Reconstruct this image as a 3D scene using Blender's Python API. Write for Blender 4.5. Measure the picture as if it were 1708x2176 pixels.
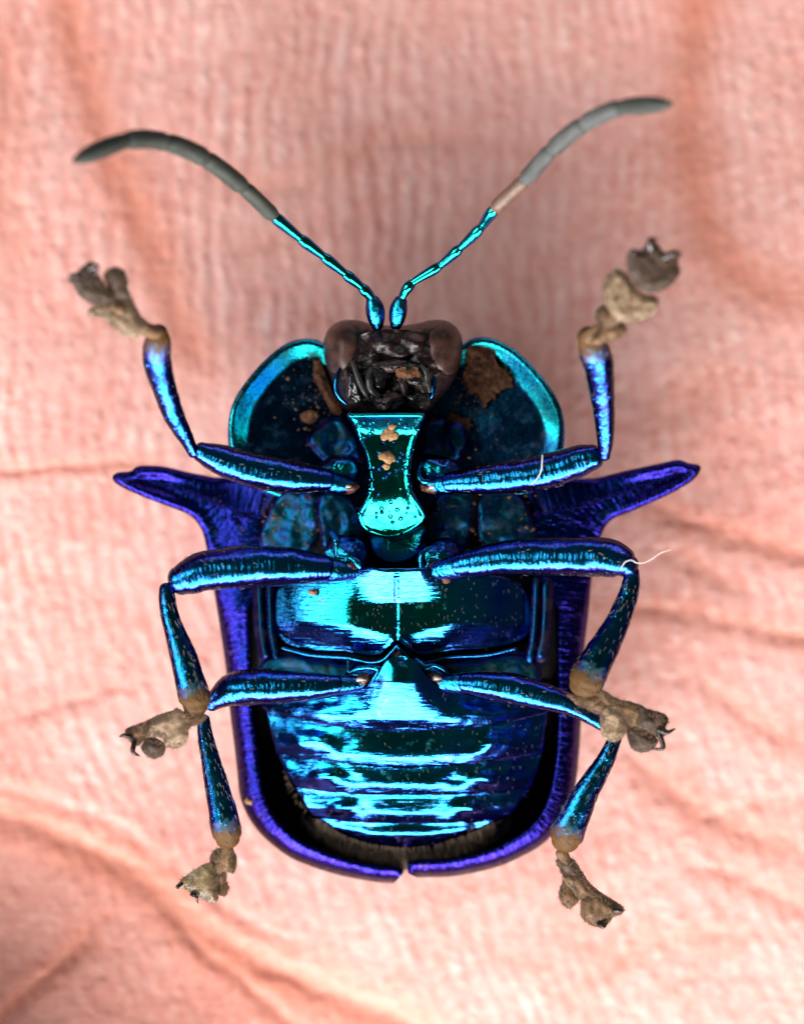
import bpy, math, random
import numpy as np
from mathutils import Vector, Matrix, noise
from mathutils.geometry import delaunay_2d_cdt

for o in list(bpy.data.objects):
    bpy.data.objects.remove(o, do_unlink=True)
sc = bpy.context.scene
col = sc.collection
rnd = random.Random(7)
rng = np.random.default_rng(11)

# ------------------------------------------------------------------ units
# The beetle is about 13 mm long.  Shapes are authored in "points":
# 1 point = 0.0109 mm, x to the right, y down, z up from the palm.
K = 1.09e-5
CX, CY = 854.0, 1088.0
H = 10500.0          # camera height above the palm, in points
ZR = 400.0           # height of the belly


def W(u, v, z):
    """points -> metres"""
    s = (H - z) / (H - ZR)
    return np.stack([(np.asarray(u, float) - CX) * s * K, (CY - np.asarray(v, float)) * s * K,
                     np.asarray(z, float) * K + 0 * np.asarray(u, float)], -1)


# ------------------------------------------------------------------ camera
cam_d = bpy.data.cameras.new("camera")
cam = bpy.data.objects.new("camera", cam_d)
col.objects.link(cam)
cam.location = (0, 0, H * K)
cam_d.sensor_fit = 'VERTICAL'
cam_d.sensor_height = 24.0
cam_d.lens = 24.0 * (H - ZR) / 2176.0
cam_d.clip_start = 0.005
cam_d.clip_end = 5.0
cam_d.dof.use_dof = True
cam_d.dof.focus_distance = (H - 415) * K
cam_d.dof.aperture_fstop = 27
sc.camera = cam

# ------------------------------------------------------------------ light
world = bpy.data.worlds.new("World")
sc.world = world
world.use_nodes = True
bg = world.node_tree.nodes["Background"]
bg.inputs[0].default_value = (0.80, 0.90, 1.0, 1)
bg.inputs[1].default_value = 0.04


def area(name, az, polar, dist, sx, sy, power, color):
    """az: degrees, 0 = +x, 90 = +y; polar: degrees from straight up"""
    d = bpy.data.lights.new(name, 'AREA')
    d.shape = 'RECTANGLE'
    d.size, d.size_y = sx, sy
    d.energy = power
    d.color = color
    o = bpy.data.objects.new(name, d)
    a, p = math.radians(az), math.radians(polar)
    dv = Vector((math.cos(a) * math.sin(p), math.sin(a) * math.sin(p), math.cos(p)))
    o.location = dv * dist + Vector((0, 0, 0.004))
    o.rotation_euler = dv.to_track_quat('Z', 'Y').to_euler()
    col.objects.link(o)
    return o


area("window_light", -102, 62, 0.24, 0.42, 0.085, 2.5, (1.0, 0.97, 0.95))
area("side_light", 176, 50, 0.28, 0.12, 0.15, 0.45, (0.96, 0.98, 1.0))
area("far_fill", 75, 77, 0.34, 0.40, 0.08, 0.20, (1.0, 0.98, 0.97))  # weak low fill lamp, added to soften and brighten the palm

vs = sc.view_settings
vs.view_transform = 'Standard'
vs.look = 'None'
vs.exposure = 0.0
vs.gamma = 1.0
vs.use_curve_mapping = False
sc.render.engine = 'CYCLES'
sc.cycles.max_bounces = 8

# ------------------------------------------------------------------ node helpers


class NT:
    def __init__(self, name):
        self.m = bpy.data.materials.new(name)
        self.m.use_nodes = True
        self.t = self.m.node_tree
        self.n = self.t.nodes
        self.b = self.n["Principled BSDF"]

    def add(self, typ, **kw):
        x = self.n.new(typ)
        for k, v in kw.items():
            setattr(x, k, v)
        return x

    def link(self, a, b):
        self.t.links.new(a, b)

    def val(self, sock, v):
        if isinstance(v, bpy.types.NodeSocket):
            self.link(v, sock)
        else:
            sock.default_value = v

    def uv(self, scale=(1, 1, 1), rot=0.0):
        u = self.add('ShaderNodeUVMap')
        mp = self.add('ShaderNodeMapping')
        mp.inputs['Scale'].default_value = scale
        mp.inputs['Rotation'].default_value = (0, 0, rot)
        self.link(u.outputs[0], mp.inputs[0])
        return mp.outputs[0]

    def noise(self, vec, scale, detail=3, rough=0.55, dist=0.0):
        x = self.add('ShaderNodeTexNoise')
        self.link(vec, x.inputs['Vector'])
        x.inputs['Scale'].default_value = scale
        x.inputs['Detail'].default_value = detail
        x.inputs['Roughness'].default_value = rough
        x.inputs['Distortion'].default_value = dist
        return x.outputs['Fac']

    def voro(self, vec, scale, feature='F1', rand=1.0):
        x = self.add('ShaderNodeTexVoronoi', feature=feature)
        self.link(vec, x.inputs['Vector'])
        x.inputs['Scale'].default_value = scale
        x.inputs['Randomness'].default_value = rand
        return x.outputs['Distance']

    def ramp(self, fac, stops):
        x = self.add('ShaderNodeValToRGB')
        self.link(fac, x.inputs[0])
        e = x.color_ramp.elements
        while len(e) < len(stops):
            e.new(0.5)
        for el, (p, c) in zip(e, stops):
            el.position = p
            if not hasattr(c, '__len__'):
                c = (c, c, c)
            el.color = (*c, 1)
        return x.outputs[0]

    def mix(self, fac, a, b, mode='MIX'):
        x = self.add('ShaderNodeMix', data_type='RGBA', blend_type=mode)
        self.val(x.inputs[0], fac)
        for s, v in ((x.inputs[6], a), (x.inputs[7], b)):
            if isinstance(v, bpy.types.NodeSocket):
                self.link(v, s)
            else:
                s.default_value = (*v, 1)
        return x.outputs[2]

    def math(self, op, a, b=0.0, c=0.0):
        x = self.add('ShaderNodeMath', operation=op)
        for s, v in zip(x.inputs, (a, b, c)):
            self.val(s, v)
        return x.outputs[0]

    def bump(self, height, dist_pts, strength=1.0, normal=None):
        x = self.add('ShaderNodeBump')
        x.inputs['Strength'].default_value = strength
        x.inputs['Distance'].default_value = dist_pts * K
        self.link(height, x.inputs['Height'])
        if normal is not None:
            self.link(normal, x.inputs['Normal'])
        return x.outputs[0]


def irid(name, stops, rough=0.2, pits=0.0, pit_scale=0.07, wrinkle=0.0, wr_scale=(0.02, 0.2), grain=0.6,
         grain_scale=0.12, dirt=0.0, dirt_col=(0.10, 0.055, 0.03), dirt_scale=0.03, fleck=0.0, tip=None, gain=0.66):
    """structural-colour chitin: a metal whose colour runs with the angle of view, as the real layers do"""
    t = NT(name)
    uv = t.uv()
    nrm = None
    if wrinkle:
        w = t.noise(t.uv((wr_scale[0], wr_scale[1], 1)), 1.0, 3, 0.6, 0.6)
        nrm = t.bump(w, wrinkle, 1.0, nrm)
    if grain:
        g = t.noise(uv, grain_scale, 4, 0.6)
        nrm = t.bump(g, grain, 1.0, nrm)
    if pits:
        v = t.voro(uv, pit_scale)
        p = t.ramp(v, [(0.0, 0.0), (0.14, 0.05), (0.34, 1.0)])
        nrm = t.bump(p, pits, 1.0, nrm)
    lw = t.add('ShaderNodeLayerWeight')
    lw.inputs[0].default_value = 0.5
    if nrm is not None:
        t.link(nrm, lw.inputs['Normal'])
        t.link(nrm, t.b.inputs['Normal'])
    shift = t.math('MULTIPLY_ADD', t.noise(uv, 0.012, 2), 0.16, -0.08)
    fac = t.math('ADD', lw.outputs['Facing'], shift)
    c = t.ramp(fac, [(p, tuple(gain * x for x in q)) for p, q in stops])
    rg = t.math('MULTIPLY_ADD', t.noise(uv, 0.05, 3), 0.14, rough - 0.07)
    metal = 1.0
    if dirt or fleck or tip:
        mask = None
        dcol = t.mix(t.noise(uv, 0.09, 3), tuple(x * 0.45 for x in dirt_col), tuple(min(1, x * 1.9) for x in dirt_col))
        if dirt:
            n = t.noise(uv, dirt_scale, 6, 0.66)
            mask = t.ramp(n, [(0.64 - 0.26 * dirt, 0.0), (0.86 - 0.20 * dirt, 0.9)])
        if fleck:
            v2 = t.voro(t.uv((1.0, 0.55, 1), 0.5), 0.055)
            fl = t.ramp(v2, [(0.05, 1.0), (0.11, 0.0)])
            fl = t.math('MULTIPLY', fl, t.ramp(t.noise(uv, 0.021, 2), [(0.62 - 0.2 * fleck, 0.0), (0.70 - 0.2 * fleck, 1.0)]))
            mask = fl if mask is None else t.math('MAXIMUM', mask, fl)
        if tip:   # the horn-brown end of a shin
            at = t.add('ShaderNodeAttribute')
            at.attribute_name = 'along'
            k = t.math('ADD', at.outputs['Fac'], t.math('MULTIPLY_ADD', t.noise(uv, 0.05, 3), 0.24, -0.12))
            k = t.ramp(k, [(tip, 0.0), (min(0.999, tip + 0.13), 1.0)])
            mask = k if mask is None else t.math('MAXIMUM', mask, k)
            dcol = t.mix(k, dcol, t.mix(t.noise(uv, 0.06, 4), (0.030, 0.013, 0.003), (0.145, 0.068, 0.014)))
        c = t.mix(mask, c, dcol)
        metal = t.math('SUBTRACT', 1.0, mask)
        rg = t.math('ADD', rg, t.math('MULTIPLY', mask, 0.34))
        t.b.inputs['Specular IOR Level'].default_value = 0.22
    t.link(c, t.b.inputs['Base Color'])
    t.val(t.b.inputs['Metallic'], metal)
    t.link(rg, t.b.inputs['Roughness'])
    return t.m


TEAL = [(0.0, (0.01, 0.50, 0.36)), (0.05, (0.012, 0.62, 0.60)), (0.11, (0.02, 0.46, 0.85)), (0.24, (0.045, 0.16, 0.85)),
        (0.42, (0.03, 0.03, 0.28)), (0.6, (0.02, 0.012, 0.10))]
GREEN = [(0.0, (0.01, 0.48, 0.32)), (0.12, (0.012, 0.64, 0.54)), (0.24, (0.015, 0.52, 0.66)), (0.45, (0.03, 0.22, 0.8)),
         (0.7, (0.05, 0.04, 0.3))]
CYAN = [(0.0, (0.008, 0.40, 0.42)), (0.05, (0.012, 0.58, 0.78)), (0.12, (0.02, 0.36, 0.95)), (0.26, (0.045, 0.13, 0.85)),
        (0.42, (0.03, 0.03, 0.28)), (0.6, (0.02, 0.012, 0.10))]
BLUE = [(0.0, (0.01, 0.30, 0.38)), (0.06, (0.015, 0.40, 0.72)), (0.16, (0.025, 0.26, 0.95)), (0.22, (0.07, 0.10, 0.85)),
        (0.31, (0.045, 0.035, 0.42)), (0.45, (0.016, 0.010, 0.10))]
VIOLET = [(0.0, (0.008, 0.10, 0.40)), (0.04, (0.015, 0.09, 0.62)), (0.12, (0.05, 0.05, 0.80)), (0.28, (0.13, 0.05, 0.75)),
          (0.5, (0.07, 0.025, 0.25)), (0.7, (0.02, 0.01, 0.08))]

M = {}
M['elytron'] = irid('elytron_chitin', VIOLET, 0.24, pits=0.8, pit_scale=0.03, wrinkle=4.2, wr_scale=(0.022, 0.10), grain=1.6,
                    grain_scale=0.06, dirt=0.18, fleck=0.5, gain=0.27)
M['pronotum'] = irid('pronotum_chitin', [(0.0, (0.008, 0.06, 0.15)), (0.04, (0.010, 0.14, 0.30)), (0.11, (0.01, 0.60, 0.58)),
                                         (0.2, (0.02, 0.55, 0.70)), (0.4, (0.05, 0.2, 0.8)), (0.7, (0.2, 0.06, 0.6))], 0.27, grain=1.2, grain_scale=0.07,
                     dirt=0.42, dirt_scale=0.03, dirt_col=(0.035, 0.024, 0.020), fleck=0.5, gain=0.6)
M['prosternum'] = irid('prosternum_chitin', GREEN, 0.14, pits=9.0, pit_scale=0.062, grain=1.6, grain_scale=0.06, fleck=0.1)
M['sternum'] = irid('sternum_chitin', TEAL, 0.13, wrinkle=1.2, wr_scale=(0.016, 0.15), grain=0.6, grain_scale=0.06, dirt=0.10, fleck=0.35)
M['pleuron'] = irid('pleuron_chitin', BLUE, 0.40, grain=1.6, grain_scale=0.06, dirt=0.6, dirt_scale=0.03, dirt_col=(0.03, 0.022, 0.02), fleck=0.5, gain=0.20)
M['abdomen'] = irid('abdomen_chitin', CYAN, 0.13, wrinkle=0.8, wr_scale=(0.02, 0.16), grain=0.5, grain_scale=0.06, dirt=0.16, fleck=0.45)
M['femur'] = irid('femur_chitin', BLUE, 0.18, wrinkle=2.6, wr_scale=(0.022, 0.15), grain=0.8, grain_scale=0.07, fleck=0.55)
M['tibia'] = irid('tibia_chitin', BLUE, 0.22, pits=0.7, pit_scale=0.07, wrinkle=1.0, wr_scale=(0.10, 0.012), grain=0.8,
                  tip=0.80, fleck=0.6, gain=0.45)
M['coxa'] = irid('coxa_chitin', TEAL, 0.20, wrinkle=2.0, wr_scale=(0.06, 0.10), grain=1.6, dirt=0.2, fleck=0.3)
M['antenna'] = irid('antenna_chitin', GREEN, 0.13, wrinkle=0.3, wr_scale=(0.03, 0.12), grain=0.25, gain=0.6)
M['gena'] = irid('gena_chitin', BLUE, 0.2, grain=1.0)


def plain(name, c1, c2, scale=0.05, rough=0.5, bump=2.0, bscale=0.1, sss=0.0, spec=0.5, coat=0.0, stretch=(1, 1, 1), detail=4):
    t = NT(name)
    uv = t.uv(stretch)
    t.link(t.mix(t.ramp(t.noise(uv, scale, detail, 0.6), [(0.3, 0.0), (0.7, 1.0)]), c1, c2), t.b.inputs['Base Color'])
    t.b.inputs['Roughness'].default_value = rough
    t.b.inputs['Specular IOR Level'].default_value = spec
    t.b.inputs['Coat Weight'].default_value = coat
    t.b.inputs['Coat Roughness'].default_value = 0.08
    if sss:
        t.b.inputs['Subsurface Weight'].default_value = sss
        t.b.inputs['Subsurface Radius'].default_value = (1, 0.6, 0.3)
        t.b.inputs['Subsurface Scale'].default_value = 12 * K
    if bump:
        t.link(t.bump(t.noise(uv, bscale, 4, 0.6), bump), t.b.inputs['Normal'])
    return t.m


M['pad'] = plain('foot_pad_felt', (0.062, 0.028, 0.011), (0.25, 0.140, 0.066), 0.045, 0.55, 3.0, 0.16, 0.15, 0.35, stretch=(1.0, 0.35, 1))
M['pad_pale'] = plain('foot_pad_pale_felt', (0.12, 0.068, 0.034), (0.38, 0.265, 0.165), 0.06, 0.5, 2.0, 0.16, 0.2, 0.4)
M['pad_dark'] = plain('foot_pad_dark_felt', (0.024, 0.013, 0.008), (0.09, 0.052, 0.032), 0.05, 0.55, 3.0, 0.16, 0.0, 0.4, stretch=(1.0, 0.35, 1))
M['pad_gold'] = plain('foot_pad_golden_felt', (0.10, 0.064, 0.028), (0.30, 0.215, 0.11), 0.05, 0.32, 2.0, 0.1, 0.0, 0.6)
M['pad_fuzz'] = plain('foot_pad_fuzz', (0.06, 0.030, 0.013), (0.25, 0.15, 0.080), 0.03, 0.45, 0, 0.1, 0, 0.5)
M['speck'] = plain('dirt_speck', (0.022, 0.012, 0.008), (0.17, 0.095, 0.05), 0.05, 0.7, 0, 0.1, 0, 0.25)
M['claw'] = plain('claw_horn', (0.012, 0.008, 0.006), (0.04, 0.025, 0.02), 0.05, 0.18, 0.6, 0.1, 0, 0.6)
M['flagellum'] = plain('flagellum_down', (0.024, 0.028, 0.024), (0.075, 0.083, 0.070), 0.05, 0.6, 1.0, 0.2, 0, 0.3, stretch=(1, 0.2, 1))
M['flagellum_pale'] = plain('flagellum_pale_down', (0.045, 0.048, 0.046), (0.115, 0.122, 0.117), 0.05, 0.6, 1.0, 0.2, 0, 0.3, stretch=(1, 0.2, 1))
M['flagellum_base'] = plain('flagellum_brown', (0.10, 0.050, 0.028), (0.17, 0.10, 0.065), 0.05, 0.4, 1.0, 0.2, 0.2)
M['head'] = plain('head_chitin', (0.003, 0.002, 0.003), (0.028, 0.013, 0.012), 0.05, 0.30, 3.0, 0.07, 0, 0.4)
M['eye'] = plain('eye_facets', (0.014, 0.006, 0.005), (0.075, 0.034, 0.026), 0.030, 0.36, 0.3, 0.3, 0.0, 0.3)
M['jaw'] = plain('jaw_horn', (0.004, 0.004, 0.005), (0.020, 0.018, 0.018), 0.05, 0.14, 2.5, 0.06, 0, 0.6)
M['mouth'] = plain('mouth_lobe', (0.010, 0.005, 0.005), (0.050, 0.028, 0.024), 0.06, 0.32, 3.0, 0.1, 0, 0.5)
M['palp'] = plain('palp_horn', (0.012, 0.012, 0.012), (0.055, 0.052, 0.048), 0.06, 0.25, 1.5, 0.1, 0, 0.6)
M['joint'] = plain('joint_membrane', (0.030, 0.010, 0.008), (0.10, 0.035, 0.022), 0.06, 0.28, 1.5, 0.1, 0, 0.5)
M['glint'] = plain('joint_glint', (0.16, 0.13, 0.12), (0.42, 0.38, 0.35), 0.08, 0.22, 1.5, 0.1, 0, 0.6)  # pale colour carries the highlight on each leg joint
M['crust'] = plain('dirt_crust', (0.020, 0.009, 0.006), (0.24, 0.10, 0.045), 0.045, 0.75, 4.0, 0.12, 0, 0.25)
M['crumb'] = plain('dirt_crumb', (0.15, 0.07, 0.026), (0.44, 0.25, 0.115), 0.09, 0.7, 3.0, 0.15, 0, 0.3)
M['hair'] = plain('body_hair', (0.05, 0.032, 0.018), (0.17, 0.115, 0.065), 0.05, 0.45, 0, 0.1, 0, 0.4)
M['seta'] = plain('pale_bristle', (0.10, 0.085, 0.075), (0.30, 0.27, 0.24), 0.05, 0.35, 0, 0.1, 0, 0.5)
M['lint'] = plain('lint', (0.75, 0.68, 0.62), (0.9, 0.86, 0.82), 0.05, 0.4, 0, 0.1, 0.2, 0.5)
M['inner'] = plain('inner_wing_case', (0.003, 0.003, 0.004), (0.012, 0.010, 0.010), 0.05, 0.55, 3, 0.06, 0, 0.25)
M['pygidium'] = plain('pygidium', (0.010, 0.007, 0.005), (0.07, 0.05, 0.03), 0.05, 0.5, 4, 0.1, 0, 0.35, stretch=(1, 0.3, 1))


def skin_mat():
    t = NT('palm_skin')
    at = t.add('ShaderNodeAttribute'); at.attribute_name = 'crease'
    ar = t.add('ShaderNodeAttribute'); ar.attribute_name = 'ridge'
    uv = t.uv()
    blotch = t.noise(uv, 0.0035, 4, 0.55)
    base = t.mix(t.ramp(blotch, [(0.34, 0.0), (0.66, 1.0)]), (0.70, 0.300, 0.245), (0.77, 0.41, 0.36))
    fine = t.noise(t.uv((1, 0.6, 1)), 0.045, 5, 0.65)
    base = t.mix(t.math('MULTIPLY', t.ramp(fine, [(0.42, 0.0), (0.72, 1.0)]), 0.5), base, (0.84, 0.57, 0.51))
    rd = t.math('MULTIPLY', ar.outputs['Fac'], t.ramp(t.noise(uv, 0.02, 3), [(0.38, 0.10), (0.66, 0.85)]))
    base = t.mix(rd, base, (0.86, 0.60, 0.545))
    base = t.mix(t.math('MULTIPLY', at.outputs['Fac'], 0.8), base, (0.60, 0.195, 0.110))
    t.link(base, t.b.inputs['Base Color'])
    t.b.inputs['Subsurface Weight'].default_value = 0.55
    t.b.inputs['Subsurface Radius'].default_value = (1.0, 0.38, 0.22)
    t.b.inputs['Subsurface Scale'].default_value = 46 * K
    t.b.inputs['Specular IOR Level'].default_value = 0.45
    rg = t.ramp(t.noise(uv, 0.06, 4, 0.7), [(0.35, 0.62), (0.7, 0.33)])
    t.link(rg, t.b.inputs['Roughness'])
    n1 = t.noise(t.uv((1, 0.7, 1)), 0.055, 5, 0.7)
    v1 = t.voro(t.uv((1, 0.75, 1), 0.25), 0.036, 'F1')
    cx = t.noise(t.uv((0.35, 1.6, 1), 0.18), 0.06, 3, 0.6)
    nr = t.bump(n1, 1.4)
    nr = t.bump(cx, 1.6, 1.0, nr)
    nr = t.bump(t.ramp(v1, [(0.0, 1.0), (0.5, 0.0)]), 1.9, 1.0, nr)
    t.link(nr, t.b.inputs['Normal'])
    return t.m


M['skin'] = skin_mat()

# ------------------------------------------------------------------ mesh helpers


def link(name, verts, faces, mat, parent=None, uvs=None, smooth=True, attrs=None):
    me = bpy.data.meshes.new(name)
    me.from_pydata([tuple(x) for x in verts], [], [tuple(f) for f in faces])
    if uvs is not None:
        lay = me.uv_layers.new(name='UVMap')
        li = np.zeros(len(me.loops), np.int32)
        me.loops.foreach_get('vertex_index', li)
        lay.data.foreach_set('uv', np.asarray(uvs, np.float32)[li].ravel())
    if attrs:
        for k, v in attrs.items():
            a = me.attributes.new(k, 'FLOAT', 'POINT')
            a.data.foreach_set('value', np.asarray(v, np.float32))
    if smooth:
        me.polygons.foreach_set('use_smooth', np.ones(len(me.polygons), bool))
    me.materials.append(mat)
    me.update()
    o = bpy.data.objects.new(name, me)
    col.objects.link(o)
    if parent is not None:
        adopt(o, parent)
    return o


def abs_loc(o):
    v = Vector((0, 0, 0))
    while o is not None:
        v = v + o.location + o.matrix_parent_inverse.translation
        o = o.parent
    return v


def adopt(o, parent):
    o.parent = parent
    o.matrix_parent_inverse = Matrix.Translation(-abs_loc(parent))


def empty(name, loc, parent=None):
    o = bpy.data.objects.new(name, None)
    o.empty_display_size = 0.001
    o.location = loc
    col.objects.link(o)
    if parent is not None:
        adopt(o, parent)
    return o


def tag(o, label=None, cat=None, group=None, kind=None):
    for k, v in (('label', label), ('category', cat), ('group', group), ('kind', kind)):
        if v:
            o[k] = v
    return o


def spline(pts, step=6.0, closed=False):
    """Catmull-Rom through points of any dimension, resampled"""
    p = np.asarray(pts, float)
    n = len(p)
    out = []
    m = n if closed else n - 1
    for i in range(m):
        if closed:
            a, b, c, d = p[(i - 1) % n], p[i], p[(i + 1) % n], p[(i + 2) % n]
        else:
            b, c = p[i], p[i + 1]
            a = p[i - 1] if i else 2 * b - c
            d = p[i + 2] if i + 2 < n else 2 * c - b
        k = max(1, int(math.ceil(np.linalg.norm((c - b)[:2]) / step)))
        for j in range(k):
            t = j / k
            out.append(0.5 * ((2 * b) + (c - a) * t + (2 * a - 5 * b + 4 * c - d) * t * t + (3 * b - a - 3 * c + d) * t ** 3))
    if not closed:
        out.append(p[-1])
    return np.array(out)


def sstep(a, b, x):
    t = np.clip((x - a) / (b - a), 0, 1)
    return t * t * (3 - 2 * t)


def arc_of(pu, pv, line):
    L = np.concatenate([[0], np.cumsum(np.hypot(*np.diff(line[:, :2], axis=0).T))])
    best = np.argmin((pu[:, None] - line[None, :, 0]) ** 2 + (pv[:, None] - line[None, :, 1]) ** 2, axis=1)
    t = np.gradient(line[:, :2], axis=0)
    t /= np.linalg.norm(t, axis=1)[:, None] + 1e-9
    return L[best] + (pu - line[best, 0]) * t[best, 0] + (pv - line[best, 1]) * t[best, 1]


def seg_dist(pu, pv, line, closed=False):
    """distance to a polyline and the signed side"""
    best = np.full(np.shape(pu), 1e9)
    side = np.zeros(np.shape(pu))
    n = len(line)
    for i in range(n if closed else n - 1):
        ax, ay = line[i][:2]
        bx, by = line[(i + 1) % n][:2]
        dx, dy = bx - ax, by - ay
        L = dx * dx + dy * dy + 1e-9
        t = np.clip(((pu - ax) * dx + (pv - ay) * dy) / L, 0, 1)
        ex, ey = pu - ax - t * dx, pv - ay - t * dy
        d = np.hypot(ex, ey)
        k = d < best
        best = np.where(k, d, best)
        side = np.where(k, np.sign(dx * ey - dy * ex), side)
    return best, side


def plate(name, outline, zf, mat, parent, thick=30.0, zb=None, h=7.0, step=6.0, closed_spline=True, edge=None, wall=True):
    """a solid plate: outline in points, upper surface zf(u,v,d), d = distance to the outline (or to `edge`)"""
    ol = spline(outline, step, True) if closed_spline else np.asarray(outline, float)
    n = len(ol)
    u0, v0 = ol.min(0)
    u1, v1 = ol.max(0)
    gu, gv = np.meshgrid(np.arange(u0, u1, h), np.arange(v0, v1, h * 0.866))
    gu = gu + (np.arange(gu.shape[0]) % 2)[:, None] * h * 0.5
    gu, gv = gu.ravel(), gv.ravel()
    ins = np.zeros(gu.shape, bool)
    for i in range(n):
        (ax, ay), (bx, by) = ol[i], ol[(i + 1) % n]
        c = (ay > gv) != (by > gv)
        with np.errstate(divide='ignore', invalid='ignore'):
            x = (bx - ax) * (gv - ay) / (by - ay + 1e-12) + ax
        ins ^= c & (gu < x)
    d0, _ = seg_dist(gu, gv, ol, True)
    k = ins & (d0 > h * 0.45)
    pts = np.concatenate([ol, np.stack([gu[k], gv[k]], 1)])
    r = delaunay_2d_cdt([Vector(p) for p in pts], [], [list(range(n))], 1, 1e-5)
    co = np.array([tuple(p) for p in r[0]])
    tris = [tuple(f) for f in r[2]]
    cu, cv = co[:, 0], co[:, 1]
    d, _ = seg_dist(cu, cv, edge if edge is not None else ol, edge is None)
    z = np.asarray(zf(cu, cv, d), float) + 0 * cu
    top = W(cu, cv, z)
    if zb is None:
        bz = z - thick
    else:
        bz = np.minimum(np.asarray(zb(cu, cv, d), float) + 0 * cu, z - 4)
    bot = top.copy()
    bot[:, 2] = bz * K
    N = len(co)
    # orient upward
    fs, bnd = [], {}
    for f in tris:
        a, b, c = f
        if (cu[b] - cu[a]) * (cv[c] - cv[a]) - (cv[b] - cv[a]) * (cu[c] - cu[a]) > 0:
            f = (a, c, b)
        fs.append(f)
        for i in range(3):
            e = (f[i], f[(i + 1) % 3])
            if (e[1], e[0]) in bnd:
                del bnd[(e[1], e[0])]
            else:
                bnd[e] = 1
    faces = list(fs) + [tuple(N + i for i in reversed(f)) for f in fs]
    verts = [top, bot]
    tx = co if edge is None else np.stack([d, arc_of(cu, cv, edge)], 1)
    uvs = [tx, tx]
    # side wall with own vertices so the lip stays crisp
    ids = sorted({i for e in bnd for i in e})
    mp = {i: j for j, i in enumerate(ids)}
    verts += [top[ids], bot[ids]]
    uvs += [tx[ids], tx[ids]]
    m = len(ids)
    for a, b in bnd:
        faces.append((2 * N + mp[b], 2 * N + mp[a], 2 * N + m + mp[a], 2 * N + m + mp[b]))
    return link(name, np.concatenate(verts), faces, mat, parent, np.concatenate(uvs))


def tube_geo(pts, nseg=20, step=5.0, cap=True, dents=0.0, seed=0, sq=2.0, capk=0.8):
    """pts: (u,v,z,r[,flat]); returns verts, faces, uvs, along"""
    p = np.array([(*q, 1.0) if len(q) == 4 else q for q in pts], float)
    s = spline(p, step)
    xyz = W(s[:, 0], s[:, 1], s[:, 2]) / K
    r, fl = np.maximum(s[:, 3], 0.3), s[:, 4]
    t = np.gradient(xyz, axis=0)
    t /= np.linalg.norm(t, axis=1)[:, None] + 1e-9
    L = np.concatenate([[0], np.cumsum(np.linalg.norm(np.diff(xyz, axis=0), axis=1))])
    C, T, R, F, A = list(xyz), list(t), list(r), list(fl), list(L)
    if cap:
        ks = (1.0, 0.92, 0.75, 0.5, 0.22)
        pre, post = [], []
        for a in ks:
            off = r[0] * capk * a
            pre.append((xyz[0] - t[0] * off, t[0], r[0] * math.sqrt(1 - a * a) + 0.01, fl[0], L[0] - off))
            off = r[-1] * capk * a
            post.append((xyz[-1] + t[-1] * off, t[-1], r[-1] * math.sqrt(1 - a * a) + 0.01, fl[-1], L[-1] + off))
        allr = pre + list(zip(C, T, R, F, A)) + post[::-1]
    else:
        allr = list(zip(C, T, R, F, A))
    verts, uvs, along = [], [], []
    n = len(allr)
    Z = np.array([0, 0, 1.0])
    tot = max(L[-1], 1e-6)
    for c, tt, rr, ff, aa in allr:
        sd = np.cross(tt, Z)
        q = np.linalg.norm(sd)
        sd = sd / q if q > 1e-3 else np.array([1.0, 0, 0])
        up = np.cross(sd, tt)
        for j in range(nseg):
            an = 2 * math.pi * j / nseg
            ca, sa = math.cos(an), math.sin(an)
            if sq != 2.0:
                ca = math.copysign(abs(ca) ** (2 / sq), ca)
                sa = math.copysign(abs(sa) ** (2 / sq), sa)
            k = 1.0
            x = c + sd * ca * rr + up * sa * rr * ff
            if dents:
                k += dents * noise.noise(Vector(x * 0.03) + Vector((seed, 0, 0))) + 0.5 * dents * noise.noise(Vector(x * 0.09) + Vector((seed, 3, 0)))
                x = c + sd * ca * rr * k + up * sa * rr * ff * k
            verts.append(x)
            uvs.append((an * max(rr, 6.0) + seed * 37, aa))
            along.append(min(1, max(0, aa / tot)))
    faces = []
    for i in range(n - 1):
        for j in range(nseg):
            a, b = i * nseg + j, i * nseg + (j + 1) % nseg
            faces.append((a, b, b + nseg, a + nseg))
    faces.append(tuple(range(nseg - 1, -1, -1)))
    faces.append(tuple(range((n - 1) * nseg, n * nseg)))
    return np.array(verts) * K, faces, np.array(uvs), np.array(along)


def tube(name, pts, mat, parent, **kw):
    v, f, uv, al = tube_geo(pts, **kw)
    return link(name, v, f, mat, parent, uv, attrs={'along': al})


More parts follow.
